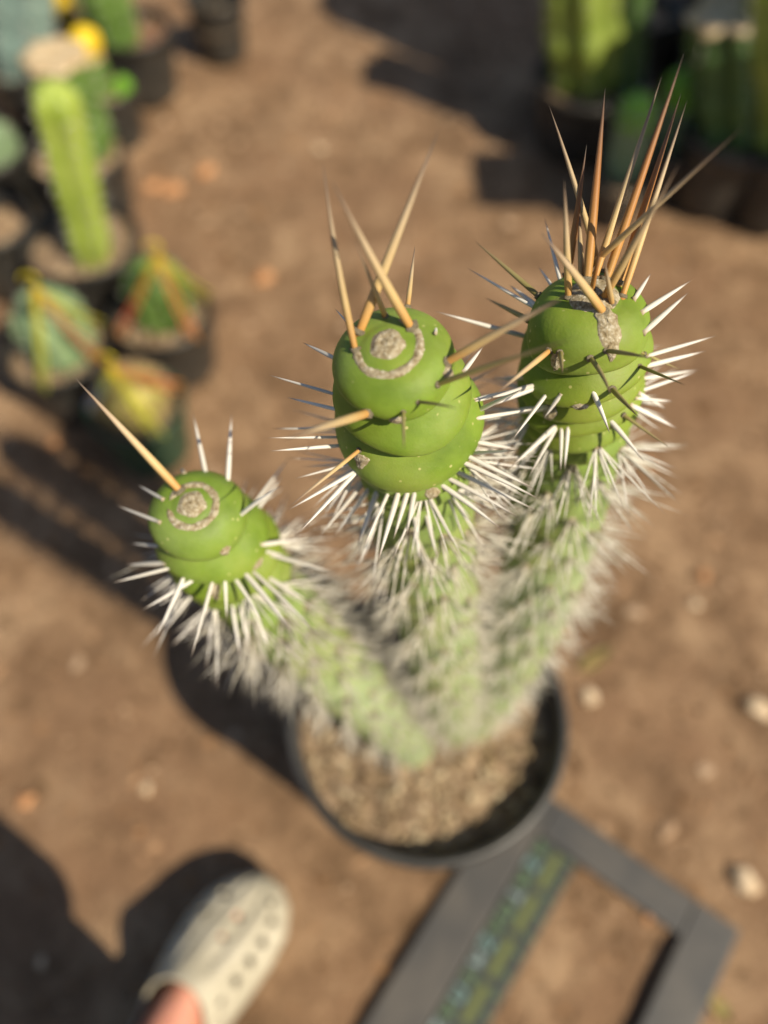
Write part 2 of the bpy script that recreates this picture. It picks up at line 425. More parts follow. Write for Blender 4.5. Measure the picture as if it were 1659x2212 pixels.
def spine_mesh(name, mat, bend, seed, nr=9, nc=7):
    V, A = [], []
    for i in range(nr):
        t = (i / (nr - 1)) ** 1.35
        r = (1 - t ** 2.0) * (.8 + .3 * math.sin(min(1, t * 4) * math.pi / 2)) + .02
        if i == 0: r *= 1.55
        for j in range(nc):
            a = 6.2832 * j / nc
            k = 1 + .1 * math.sin(2 * a + seed)
            V.append((r * k * math.cos(a) , r * k * math.sin(a), t)); A.append(t)
    # bend is stored as a shift in units of spine length, turned into width units when placed
    return V, A, gridfaces(nr, nc) + [tuple(range(nc))[::-1]]
def make_spine(name, mat, base, tip, wid, bend, parent, cache={}):
    """a tapered, slightly bowed thorn from base to tip"""
    base, tip = Vector(base), Vector(tip); d = tip - base; L = d.length
    key = (mat.name, round(bend, 2), round(wid / L, 3))
    if key not in cache:
        V, A, F = spine_mesh('spine', mat, bend, len(cache))
        k = wid / L
        V = [(x * k + bend * 4 * z * (1 - z) * .5, y * k, z) for x, y, z in V]
        cache[key] = mesh('spine', V, F, mat, True, {'t': A})
    q = d.to_track_quat('Z', 'Y').to_matrix().to_4x4()
    M = Matrix.Translation(base - d.normalized() * .003) @ q @ Matrix.Rotation(random.uniform(0, 6.28) if abs(bend) < .02 else 0, 4, 'Z') @ Matrix.Scale(L, 4)
    return obj('spine', cache[key], parent, M)

def patch(s, s0, t0, fn, na=26, nr=7, lift=.0011, name='areole'):
    """woolly patch that follows the skin; fn(angle) gives half extents in metres along (angle, axis)"""
    V, F = [], []
    S_, T_, H_ = [], [], []
    for i in range(nr + 1):
        k = i / nr
        for j in range(na):
            a = 6.2832 * j / na; dx, dy = fn(a)
            S_.append(max(1e-5, s0 + dy * k)); T_.append(t0 + dx * k / .024); H_.append(lift * (1 - k ** 3) - (.0004 if i == nr else 0) + (random.uniform(-.0003, .0003)))
    P = s.at(np.array(S_), np.array(T_))
    n = s.normal(max(s0, .002), t0)
    c = P[:na].mean(0)
    for p, h in zip(P, H_): V.append(tuple(p + n * h))
    F = gridfaces(nr + 1, na)
    return obj(name, mesh(name, V, F, M_wool), s.obj)
def wedge(w_, h_, seed=0):
    rr = random.Random(seed); js = [rr.uniform(.85, 1.15) for _ in range(26)]
    def fn(a):
        x, y = math.cos(a), math.sin(a)
        j = js[int(a / 6.2832 * 26) % 26]
        if y > 0: return x * w_ * (1 - .55 * y) * j, y * h_ * j      # pointed tail, down the stem
        return x * w_ * j, y * h_ * .35 * j
    return fn
def apex_disc(s, sr):
    th = np.linspace(0, 2 * np.pi, 40, endpoint=False); V = []
    fr = [0.02, .15, .3, .45, .6, .75, .88, 1]
    for i, k in enumerate(fr):
        ss = np.full(40, sr * k * k) * (1 + .1 * np.sin(5 * th + 1) + .08 * np.sin(3 * th)) 
        P = s.at(ss, th)
        up = -s.T[0]
        h = .0013 * (1 - k ** 4) + .0004 * math.sin(k * 14) - (.0005 if i == 7 else 0)
        for p in P: V.append(tuple(p + up * (h + random.uniform(-.0002, .0002))))
    return obj('areole', mesh('areole', V, gridfaces(len(fr), 40), M_wool), s.obj)
def crescent(s, s_in, s_out, a0, a1):
    n = 70; th = np.linspace(a0, a1, n); V = []; m = 7
    env = np.minimum(1, np.minimum((th - a0), (a1 - th)) / .35) ** .5
    for i in range(m):
        k = i / (m - 1)
        mid = (s_in + s_out) / 2 
        ss = mid + (s_out - s_in) * (k - .5) * env * (1 + .25 * np.sin(7 * th + i) * .6) 
        P = s.at(ss, th); up = -s.T[0]
        h = .0006 * math.sin(math.pi * k) - (.0004 if i in (0, m - 1) else 0)
        for p in P: V.append(tuple(p + up * (h + random.uniform(-.00025, .00025))))
    return obj('areole', mesh('areole', V, gridfaces(m, n, False), M_wool), s.obj)

def z5(x, y): return 540 + x * .4232, 486 + y * .4232
def z6(x, y): return 162 + x * .3906, 918 + y * .3906
def z4(x, y): return 917.9 + x * .4466, 432 + y * .4466

STEMS = {}
def stem_path(tip, mids, base):
    """tip point, picture positions down the stem with their distance in y, then a root below the soil"""
    P = [tip] + [aty(u, v, y) for u, v, y in mids]
    return P + [P[-1].lerp(P[-2], -.35) if base is None else Vector(base)]
mid = Stem(stem_path(atd(836, 742, .272), [(874, 872, .193), (896, 1010, .196), (930, 1230, .195), (955, 1400, .19), (985, 1570, .184)], None), .0232, .0277, .0265, .0125, [-.004, .0011, .0150, .0320, .0590, .074], .0045, 2.6, 1)
left = Stem(stem_path(atd(413, 1088, .336), [(452, 1150, .1745), (545, 1262, .177), (663, 1385, .176), (780, 1502, .17), (885, 1608, .163)], None), .0224, .0252, .026, .0128, [-.004, .0010, .0175, .0385, .0535], .0045, 1.4, 2)
right = Stem(stem_path(atd(1284, 632, .295), [(1260, 770, .219), (1240, 920, .221), (1200, 1110, .218), (1155, 1290, .21), (1090, 1440, .2), (1022, 1555, .186)], None), .0236, .0242, .0262, .0135, [-.004, .0012, .0190, .0335, .0455, .0575], .005, 4.4, 3)

# hand-placed woolly areoles (found on the skin by their picture position)
AREO = {'mid': [z5(760, 990), z5(1010, 755), z5(560, 1190), z5(930, 1365)],
        'left': [z6(835, 690), z6(1010, 770), z6(770, 900)],
        'right': [z4(640, 770), z4(750, 1000), z4(905, 715), z4(610, 1010)]}
for nm, s in (('mid', mid), ('left', left), ('right', right)):
    s.build(cactus)
    if nm == 'mid': s.obj['label'] = 'stout middle stem with stacked green rings and a grey crown'
    if nm == 'left': s.obj['label'] = 'leaning stem with a ringed grey crown and one long tan spine'
    if nm == 'right': s.obj['label'] = 'stem topped by a dense upright tuft of rusty spines'
    apex_disc(s, {'mid': .00045, 'left': .0005, 'right': .0012}[nm])
crescent(mid, .0011, .0023, -1.25, 3.3)
crescent(left, .0009, .0021, -2.9, 3.0)
for k, (s, L_) in enumerate(((mid, AREO['mid']), (left, AREO['left']), (right, AREO['right']))):
    for j, (u, v) in enumerate(L_):
        h = s.hit(u, v); a, t = s.find(h)
        patch(s, a, t, wedge(.0034, .0048, j + 7 * k))
a, t = right.find(right.hit(1308, 690))
patch(right, a, t, lambda a: ((.0105 * math.cos(a) if math.sin(a) < 0 else .0062 * math.cos(a)) * (1 + .15 * math.sin(5 * a)), (.0048 if math.sin(a) < 0 else .008) * math.sin(a) * (1 + .1 * math.sin(3 * a))), 36, 9, .0013)

NSP = 0; TUFT = {}
def explicit(s, cv, b, t, mat, wid, mode, val, bend=0.0):
    """b, t: picture positions of base and tip; the base sits on the skin, the tip at the height or length given"""
    global NSP
    bu, bv = cv(*b) if cv else b; tu, tv = cv(*t) if cv else t
    base = s.hit(bu, bv)
    d = ray(tu, tv).normalized()
    if mode == 'z':
        zz = base.z + val; tip = CAM + d * ((zz - CAM_H) / d.z)
    else:
        o = CAM - base; bq = o.dot(d); disc = bq * bq - (o.length_squared - val * val)
        k = -bq if disc < 0 else (-bq - math.sqrt(disc) if mode == 'L' else -bq + math.sqrt(disc))
        tip = CAM + d * k
    L = (tip - base).length
    if L > .093: tip = base + (tip - base) * (.093 / L)
    NSP += 1
    wid *= random.choice((.72, .85, .95, 1.02))
    if mat is M_tan or mat is M_rust: wid *= 1.25
    if mat is not M_white:
        if 'tuft' not in TUFT:
            iv, fc = ico(); TUFT['tuft'] = mesh('areole', iv * (1 + RNG.uniform(-.25, .25, (len(iv), 1))), fc, M_wool)
        q = (tip - base).to_track_quat('Z', 'Y').to_matrix().to_4x4()
        obj('areole', TUFT['tuft'], s.obj, Matrix.Translation(base) @ q @ Matrix.Diagonal((wid * 1.7, wid * 1.7, wid * 1.1, 1)))
    return make_spine('spine', mat, base, tip, wid, bend, s.obj)

T, W_, RU, O = M_tan, M_white, M_rust, M_olive
# middle stem
for b, t, m, wd, mode, val, bd in [
    ((540, 635), (365, -360), T, .00125, 'L', .064, .03), ((822, 520), (395, -270), T, .0015, 'L', .062, .03),
    ((560, 545), (985, -540), T, .0013, 'F', .072, 0), ((690, 465), (520, 40), T, .0009, 'L', .04, .03),
    ((805, 412), (846, 78), T, .0008, 'F', .034, 0), ((1008, 700), (1680, 325), T, .0012, 'L', .054, .02),
    ((960, 815), (1720, 560), O, .0013, 'L', .062, .03), ((600, 960), (140, 1105), T, .0013, 'L', .05, 0),
    ((556, 1150), (160, 1470), T, .0009, 'L', .046, 0), ((782, 955), (786, 1175), O, .0009, 'L', .03, 0),
    ((860, 905), (1085, 942), O, .0009, 'L', .027, .05),
    ((405, 675), (250, 590), W_, .0008, 'F', .024, 0), ((398, 860), (60, 755), W_, .001, 'F', .034, 0), ((402, 952), (160, 873), W_, .0009, 'F', .03, 0),
    ((408, 1040), (80, 1040), W_, .0008, 'F', .034, 0), ((408, 1090), (48, 1087), W_, .0008, 'L', .034, 0), ((418, 1140), (60, 1157), W_, .0009, 'L', .034, 0),
    ((465, 1250), (190, 1305), W_, .0009, 'z', -.004, 0), ((485, 1305), (160, 1475), W_, .0009, 'z', -.004, 0),
    ((490, 1310), (210, 1612), W_, .0011, 'z', -.004, 0), ((548, 1335), (318, 1632), W_, .0011, 'z', -.006, 0), ((602, 1355), (405, 1622), W_, .001, 'z', -.009, 0),
    ((645, 1370), (535, 1670), W_, .0011, 'z', -.006, 0), ((702, 1375), (560, 1690), W_, .0011, 'z', -.003, 0), ((755, 1375), (640, 1760), W_, .0011, 'z', -.003, 0),
    ((800, 1375), (720, 1645), W_, .0011, 'z', -.008, 0), ((836, 1380), (790, 1625), W_, .001, 'z', -.01, 0), ((842, 1500), (868, 1760), W_, .0011, 'z', -.008, 0),
    ((905, 1495), (965, 1740), W_, .0011, 'z', -.01, 0), ((985, 1335), (1322, 1582), W_, .0012, 'z', -.002, .03), ((1022, 1300), (1412, 1517), W_, .0011, 'z', -.002, .03),
    ((1062, 1262), (1512, 1482), W_, .0011, 'z', 0, 0), ((1100, 1218), (1522, 1422), W_, .0011, 'z', 0, .02), ((1122, 1185), (1492, 1367), W_, .001, 'z', -.004, 0),
    ((1172, 985), (1512, 930), W_, .001, 'F', .036, 0), ((1165, 890), (1402, 828), W_, .001, 'F', .03, 0), ((1178, 940), (1422, 823), W_, .0009, 'L', .03, 0),
    ((1098, 738), (1202, 606), W_, .0009, 'F', .026, 0), ((1172, 1110), (1392, 1150), W_, .001, 'F', .03, 0), ((1172, 1185), (1395, 1148), W_, .001, 'L', .028, 0),
    ((500, 500), (418, 410), W_, .0007, 'F', .02, 0), ((948, 540), (957, 468), W_, .0008, 'F', .016, 0)]:
    explicit(mid, z5, b, t, m, wd, mode, val, bd)
for b, t, m, wd, mode, val, bd in [
    ((582, 365), (-30, -292), T, .0014, 'L', .062, .0), ((720, 255), (646, -97), W_, .0013, 'F', .032, 0), ((845, 300), (868, -100), W_, .0012, 'F', .034, 0),
    ((450, 530), (203, 434), W_, .0012, 'F', .03, 0), ((450, 670), (285, 652), W_, .0009, 'F', .024, 0), ((470, 402), (328, 320), W_, .0008, 'F', .024, 0),
    ((512, 795), (163, 884), W_, .0012, 'z', .0, 0), ((480, 765), (250, 775), W_, .0011, 'F', .026, 0), ((598, 850), (428, 1224), W_, .0012, 'z', -.004, 0),
    ((642, 865), (332, 1047), W_, .0011, 'z', -.002, 0), ((640, 950), (468, 1175), W_, .001, 'z', -.008, 0), ((700, 1040), (508, 1252), W_, .0011, 'z', -.008, 0),
    ((758, 875), (628, 1334), W_, .0013, 'z', -.004, 0), ((830, 870), (842, 1120), W_, .0011, 'z', -.008, 0), ((890, 860), (1065, 1140), W_, .0011, 'z', -.003, .03),
    ((945, 830), (1230, 1182), W_, .0013, 'z', -.001, .03), ((985, 815), (1372, 1192), W_, .0013, 'z', 0, .03), ((870, 1005), (922, 1330), W_, .0012, 'z', -.006, 0),
    ((910, 1000), (978, 1292), W_, .0012, 'z', -.007, 0), ((1090, 720), (1492, 832), W_, .0014, 'z', .004, 0), ((920, 495), (1165, 318), W_, .0012, 'L', .034, .04),
    ((1020, 405), (1207, 152), W_, .0012, 'F', .034, 0), ((1030, 445), (1167, 248), W_, .0012, 'F', .03, 0), ((1050, 660), (1302, 625), W_, .0011, 'F', .026, 0),
    ((1060, 700), (1200, 732), W_, .001, 'z', -.004, 0), ((1075, 850), (1340, 1005), W_, .0012, 'z', -.006, 0), ((600, 255), (585, 235), W_, .0009, 'F', .018, 0)]:
    explicit(left, z6, b, t, m, wd, mode, val, bd)
for b, t, m, wd, mode, val, bd in [
    ((1297, 585), (1181, 211), T, .0013, 'F', .07, -.02), ((1222, 580), (1270, 294), RU, .0013, 'F', .052, 0), ((1228, 640), (1218, 368), T, .0011, 'L', .05, .0),
    ((1268, 605), (1309, 172), RU, .0014, 'F', .075, 0), ((1285, 600), (1436, 145), T, .0015, 'F', .078, 0), ((1310, 605), (1484, 96), RU, .0014, 'F', .084, 0),
    ((1338, 612), (1477, 184), RU, .0013, 'F', .075, 0), ((1345, 640), (1490, 200), T, .0013, 'F', .077, 0), ((1262, 580), (1626, 255), T, .0013, 'L', .085, .0),
    ((1304, 645), (1480, 330), T, .0012, 'L', .062, 0), ((1312, 590), (1388, 378), RU, .0011, 'F', .045, 0), ((1256, 600), (1250, 428), T, .001, 'F', .036, 0),
    ((1304, 676), (1157, 488), T, .0013, 'L', .055, -.05), ((1322, 655), (1302, 545), T, .0012, 'L', .03, 0), ((1278, 630), (1300, 520), RU, .0011, 'L', .03, 0)]:
    explicit(right, None, b, t, m, wd, mode, val, bd)
for b, t, m, wd, mode, val, bd in [
    ((1020, 468), (1102, 342), W_, .0009, 'F', .026, 0), ((1062, 535), (1308, 376), W_, .0012, 'F', .036, 0), ((1072, 628), (1292, 432), W_, .0012, 'F', .036, 0),
    ((1090, 750), (1438, 648), W_, .0012, 'F', .038, 0), ((1085, 800), (1384, 724), W_, .001, 'F', .036, 0), ((1070, 860), (1350, 818), W_, .0011, 'F', .036, 0), ((1068, 915), (1345, 820), W_, .001, 'z', .0, 0),
    ((880, 730), (1132, 772), O, .0011, 'L', .034, .04), ((1062, 745), (1262, 833), O, .0009, 'F', .03, 0), ((1040, 805), (1282, 905), O, .001, 'L', .034, 0),
    ((800, 767), (912, 972), O, .0011, 'L', .034, .06), ((905, 915), (1052, 1070), O, .0011, 'L', .034, 0), ((960, 1040), (1218, 1222), O, .001, 'z', 0, 0), ((655, 740), (668, 852), O, .0012, 'L', .028, 0),
    ((600, 730), (318, 957), T, .001, 'L', .05, 0), ((505, 428), (218, 178), O, .0011, 'F', .042, 0), ((468, 500), (178, 313), W_, .0011, 'F', .038, 0),
    ((450, 570), (273, 463), O, .001, 'F', .034, 0), ((480, 482), (393, 398), W_, .0013, 'F', .024, 0), ((628, 325), (573, 62), W_, .0009, 'F', .036, 0),
    ((580, 362), (543, 313), W_, .0009, 'F', .024, 0), ((420, 640), (12, 528), W_, .0012, 'L', .044, 0), ((818, 945), (908, 1162), W_, .0011, 'z', -.004, .03),
    ((580, 950), (398, 1192), W_, .0011, 'z', -.003, 0), ((640, 965), (553, 1087), W_, .0011, 'z', -.01, 0), ((580, 1005), (270, 1045), W_, .0012, 'F', .04, 0), ((520, 900), (262, 972), W_, .0012, 'L', .034, 0),
    ((520, 912), (278, 1012), W_, .0011, 'z', -.002, 0), ((470, 860), (303, 870), W_, .001, 'F', .03, 0), ((1035, 960), (1220, 975), W_, .0011, 'F', .03, 0), ((1010, 1000), (1243, 1117), W_, .0011, 'F', .034, 0),
    ((1045, 940), (1180, 1020), W_, .001, 'F', .03, 0), ((905, 1080), (1082, 1292), W_, .0012, 'z', -.004, .03), ((630, 1110), (488, 1362), W_, .0011, 'z', -.005, 0), ((625, 1100), (383, 1322), W_, .0011, 'z', -.002, 0),
    ((660, 1118), (655, 1350), W_, .0011, 'z', -.008, 0), ((690, 1118), (672, 1342), W_, .001, 'z', -.01, 0)]:
    explicit(right, z4, b, t, m, wd, mode, val, bd)

# the remaining areoles down each stem: the upper spines one by one, the rest as a mass
def lower_spines(s, start, n_single):
    cand = []
    k = 0; ang = random.uniform(0, 6.28); wv = float(s.wof(start))
    blobs = []
    while True:
        ss = float(np.interp(wv, np.arange(len(s.steps)), s.steps))
        if ss > s.L - .035: break
        # the groove under the ring that carries this areole
        sl = ss - s.tilt * math.cos(ang - s.th0 - .5 * wv)
        sl = max(.05, sl)
        base = Vector(s.at([sl], [ang])[0]); i = min(int(np.searchsorted(s.S, sl)), len(s.P) - 1)
        ax = Vector(s.P[i]); up = -Vector(s.T[i]); out = (base - ax); out -= up * out.dot(up); out.normalize(); side = up.cross(out)
        blobs.append((base, out, side, up))
        old = min(1, max(0, (sl - .05) / .25))
        for q in range(random.randint(8, 10)):
            a = 6.2832 * q / 9 + random.uniform(-.5, .5)
            spread_ = random.uniform(.2, 1.0)
            d = (out * 1.0 + (side * math.cos(a) + up * math.sin(a) * .6) * spread_ - up * .36).normalized()
            L = random.uniform(.018, .042) * (1 - .45 * old)
            if random.random() < (sl - (s.L - .14)) / .1: continue
            if q == 0: L *= 1.25
            b = base + (side * math.cos(a) + up * math.sin(a)) * .0016
            cand.append((sl, b, b + d * L, random.uniform(.0004, .0007) * (1 - .25 * min(1, old * 1.6))))
        wv += .19; ang += 2.39996
    # skin patches of wool
    iv, fc = ico(); V, F = [], []
    for base, out, side, up in blobs:
        o = len(V); A = np.array([side[:], up[:], out[:]])
        q = iv * (1 + RNG.uniform(-.2, .2, (len(iv), 1))) * np.array([.0026, .0032, .0012])
        V.extend(map(tuple, q @ A + np.array(base))); F.extend([tuple(i + o for i in f) for f in fc])
    wo = obj('areoles', mesh('areoles', V, F, M_wool), s.obj); wo['kind'] = 'stuff'
    # in view first: those on the side that faces the lens
    def facing(c): return (c[1] - Vector(s.P[min(int(np.searchsorted(s.S, c[0])), len(s.P) - 1)])).normalized().dot((CAM - c[1]).normalized()) > -.35
    cand.sort(key=lambda c: (not facing(c), c[0]))
    for c in cand[:n_single]: make_spine('spine', W_, c[1], c[2], c[3], round(random.uniform(-.03, .03), 2), s.obj)
    V, F, A = [], [], []
    bv, ba, bf = spine_mesh('s', W_, 0, 1, 5, 5); bv = np.array(bv); ba = list(ba)
    for sl, b, t, wd in cand[n_single:]:
        d = t - b; R = np.array(d.to_track_quat('Z', 'Y').to_matrix())
        q = (bv * np.array([wd, wd, d.length])) @ R.T + np.array(b); o = len(V)
        V.extend(map(tuple, q)); F.extend([tuple(i + o for i in f) for f in bf]); A += ba
    so = obj('spines', mesh('spines', V, F, M_oldsp, True, {'t': A}), s.obj); so['kind'] = 'stuff'
REST = max(0, 300 - NSP)
lower_spines(mid, .066, REST // 3)
lower_spines(left, .052, REST // 3)
lower_spines(right, .062, REST - 2 * (REST // 3))

# ------------------------------------------------------------------ other pots and cacti
def small_pot(u, v, r, h, label, mat=M_potd, soil=M_soil, group='nursery pots', depth=.02, cat='pot', name='nursery_pot', crumbs=140):
    c = atz(u, v, h)
    t = thing(name, (c.x, c.y, 0), label, cat, group)
    V, F = lathe(pot_profile(r, h, .002, .78, .005), 56)
    obj('pot_wall', mesh('pot_wall', V, F, mat), t, Matrix.Translation((c.x, c.y, .002)))
    soil_disc(r * .925, h - depth, c, soil, t, .004, .003, 8, 28)
    if crumbs:
        P_, S_ = [], []
        for i in range(crumbs):
            q = r * .88 * math.sqrt(random.random()); a = random.uniform(0, 6.28); P_.append((c.x + q * math.cos(a), c.y + q * math.sin(a), h - depth + .004)); S_.append(random.uniform(.0015, .005))
        scatter('soil_crumbs', P_, S_, .6, M_chip, t, [min(1, max(0, random.gauss(.6, .25))) for _ in P_])
    return t, Vector((c.x, c.y, h - depth))

def skin(name, c1, c2, rough=.5): return noise_mat(name, c1, c2, 22, rough, .0008, 140, .35)
M_green = skin('column_cactus_skin', (.075, .14, .025), (.13, .22, .05))
M_lime = skin('young_cactus_skin', (.24, .33, .04), (.36, .44, .09))
M_mid = skin('mid_cactus_skin', (.15, .21, .03), (.24, .3, .06))
M_dark = skin('dark_cactus_skin', (.045, .095, .025), (.085, .15, .045))
M_blue = skin('blue_cactus_skin', (.16, .25, .22), (.27, .37, .33))
M_grey = skin('grey_green_cactus_skin', (.13, .2, .1), (.2, .28, .15))
M_pale = skin('pale_cactus_skin', (.17, .27, .13), (.25, .35, .18))
M_yel = noise_mat('yellow_cactus_skin', (.7, .45, .01), (.85, .62, .03), 60, .5, .001, 200, .3)
M_ygr = noise_mat('yellow_green_cactus_skin', (.28, .3, .06), (.5, .42, .14), 60, .55, .001, 200, .3)
M_callus = noise_mat('dry_cut_end', (.4, .28, .15), (.66, .54, .36), 60, .9, .003, 120, .1)
M_tipg = skin('fresh_tip_skin', (.12, .3, .02), (.2, .42, .04))

def ribbed(name, base, top, r0, r1, ribs, mat, label, cut=False, tip=None, amp=.16, group=None, bulge=0, spines=0, cat='cactus', power=2.2):
    """a ribbed column from base to top, round-tipped or sawn flat"""
    base, top = Vector(base), Vector(top); d = top - base; L = d.length
    Q = d.to_track_quat('Z', 'Y').to_matrix()
    t_ = thing(name, base, label, cat, group)
    nc = ribs * 8; V = []; rows = []
    n = 34
    for i in range(n + 1):
        k = i / n
        z = L * k
        rr = r0 + (r1 - r0) * k + bulge * math.sin(math.pi * k)
        rr *= .82 + .18 * min(1, k * 6)
        if not cut:
            e = max(0, (z - (L - r1 * 1.3)) / (r1 * 1.3)); rr *= math.sqrt(max(0, 1 - e ** power)) + .001
        rows.append((z, rr))
    for z, rr in rows:
        wob = .13 * noise.noise((z * 22, r0 * 90, 2)) + .05 * noise.noise((z * 70, r0 * 50, 5))
        for j in range(nc):
            a = 6.2832 * j / nc
            f = abs(math.cos(a * ribs / 2)) ** .8
            q = rr * (1 + wob) * (1 - amp + amp * 1.2 * f + .02 * math.sin(z * 300) * f)
            V.append(base + Q @ Vector((q * math.cos(a), q * math.sin(a), z)))
    F = gridfaces(len(rows), nc)
    obj('stem', mesh('stem', V, F, mat), t_)
    if cut:
        CV = []
        for k, zz in ((1.0, -.002), (.97, .004), (.75, .005), (.4, .001), (.02, .0)):
            for j in range(nc):
                a = 6.2832 * j / nc; f = abs(math.cos(a * ribs / 2)) ** .8
                q = r1 * k * 1.005 * (1 - amp + amp * 1.2 * f)
                CV.append(base + Q @ Vector((q * math.cos(a), q * math.sin(a), L + zz)))
        obj('cut_end', mesh('cut_end', CV, gridfaces(5, nc), M_callus), t_)
    elif tip:
        i0 = int(n * max(.5, 1 - 1.6 * r1 / L)); TV = []
        for z, rr in rows[i0:]:
            for j in range(nc):
                a = 6.2832 * j / nc; f = abs(math.cos(a * ribs / 2)) ** .8
                q = (rr + .0008) * (1 - amp + amp * 1.2 * f); TV.append(base + Q @ Vector((q * math.cos(a), q * math.sin(a), z + .0008)))
        obj('growing_tip', mesh('growing_tip', TV, gridfaces(len(rows) - i0, nc), tip), t_)
    if spines:
        SV, SF, SA = [], [], []
        bv, ba, bf = spine_mesh('s', W_, 0, 1, 3, 4); bv = np.array(bv)
        for rb in range(ribs):
            a = 6.2832 * rb / ribs
            for z in np.arange(.012, L - .004, .02):
                rr = np.interp(z, [x[0] for x in rows], [x[1] for x in rows]) * (1 + amp * .2)
                p = base + Q @ Vector((rr * math.cos(a), rr * math.sin(a), z))
                for q in range(spines):
                    dd = (Q @ Vector((math.cos(a), math.sin(a), 0)) + Vector((random.uniform(-.9, .9), random.uniform(-.9, .9), random.uniform(-.9, .9)))).normalized()
                    ln = random.uniform(.006, .014)
                    R = np.array(dd.to_track_quat('Z', 'Y').to_matrix()); o = len(SV)
                    SV.extend(map(tuple, (bv * np.array([.0006, .0006, ln])) @ R.T + np.array(p))); SF.extend([tuple(i + o for i in f) for f in bf]); SA += list(ba)
        so = obj('spines', mesh('spines', SV, SF, W_, True, {'t': SA}), t_); so['kind'] = 'stuff'
    return t_

GP, GC = 'black nursery pots', 'column cacti in the nursery rows'
# left rows
tA, cA = small_pot(165, 325, .082, .12, 'black pot of pale soil around the thick sawn cactus column', soil=M_soil_tan, group=GP)
tB, cB = small_pot(175, 515, .088, .13, 'black pot around the slim tall lime green cactus', group=GP)
tC, cC = small_pot(228, 185, .056, .11, 'small black pot with a grafted yellow ball cactus and a pup', soil=M_soil_tan, group=GP)
tD, cD = small_pot(285, 60, .075, .13, 'black pot of reddish gravel around a leaning green column', soil=M_soil_red, group=GP)
tE, cE = small_pot(-25, 480, .062, .13, 'black pot of pale bare soil beside the slim lime cactus', soil=M_soil_tan, group=GP)
tF, cF = small_pot(-30, 325, .06, .13, 'black pot holding a short grey green cactus, left of the sawn column', group=GP)
tG, cG = small_pot(40, 130, .075, .13, 'black pot holding the thick blue green cactus', group=GP)
tH, cH = small_pot(462, -10, .06, .12, 'empty black pot standing apart on the earth behind the stones', group=GP, depth=.05)
tI, cI = small_pot(130, 15, .055, .12, 'black pot behind the blue green cactus with a yellow column', group=GP)
def top_at(u, v, c): return aty(u, v, c.y)
b = atz(190, 330, cA.z); ribbed('column_cactus', b - Vector((0, 0, .01)), top_at(118, 122, b), .048, .05, 7, M_green, 'thick green ribbed cactus column with a dry sawn top', True, group=GC, spines=2)
b = atz(200, 560, cB.z); ribbed('column_cactus', b - Vector((0, 0, .01)), top_at(108, 175, b), .027, .03, 5, M_lime, 'slim tall lime green cactus in front of the sawn column', group=GC, spines=3, amp=.34)
b = atz(225, 205, cC.z); st = ribbed('grafted_cactus', b - Vector((0, 0, .01)), top_at(192, 125, b), .022, .024, 4, M_green, 'short green stock carrying a bright yellow ball', True, group='grafted yellow cacti')
yb = top_at(184, 92, b)
def ball(c, r, ribs, mat, parent, squash=.95, name='ball'):
    V = []
    for i in range(17):
        ph = math.pi * i / 16
        for j in range(ribs * 6):
            a = 6.2832 * j / (ribs * 6); q = r * math.sin(ph) * (1 - .1 * (1 - abs(math.cos(a * ribs / 2)))) + 1e-5
            V.append((c.x + q * math.cos(a), c.y + q * math.sin(a), c.z + r * squash * math.cos(ph)))
    return obj(name, mesh(name, V, gridfaces(17, ribs * 6), mat), parent)
ball(yb, .027, 10, M_yel, st)
b = atz(268, 205, cC.z); ribbed('cactus_pup', b - Vector((0, 0, .008)), top_at(262, 165, b), .015, .017, 5, M_tipg, 'little bright green pup beside the grafted yellow ball', group=GC)
b = atz(258, 95, cD.z); ribbed('column_cactus', b - Vector((0, 0, .01)), top_at(195, -90, b), .042, .046, 7, M_green, 'leaning green column in the pot of reddish gravel', group=GC, spines=2)
b = atz(45, 150, cG.z); ribbed('column_cactus', b - Vector((0, 0, .01)), top_at(30, -160, b), .055, .06, 7, M_blue, 'thick blue green cactus with pale waxy ribs', group=GC, spines=3)
b = atz(150, 50, cI.z); ribbed('yellow_cactus', b - Vector((0, 0, .01)), top_at(108, -60, b), .017, .02, 7, M_yel, 'slender bright yellow cactus behind the blue green one', group='grafted yellow cacti')
b = atz(-5, 345, cF.z); ribbed('column_cactus', b - Vector((0, 0, .01)), top_at(-20, 265, b), .04, .04, 8, M_grey, 'short grey green cactus left of the sawn column', group=GC, spines=2)

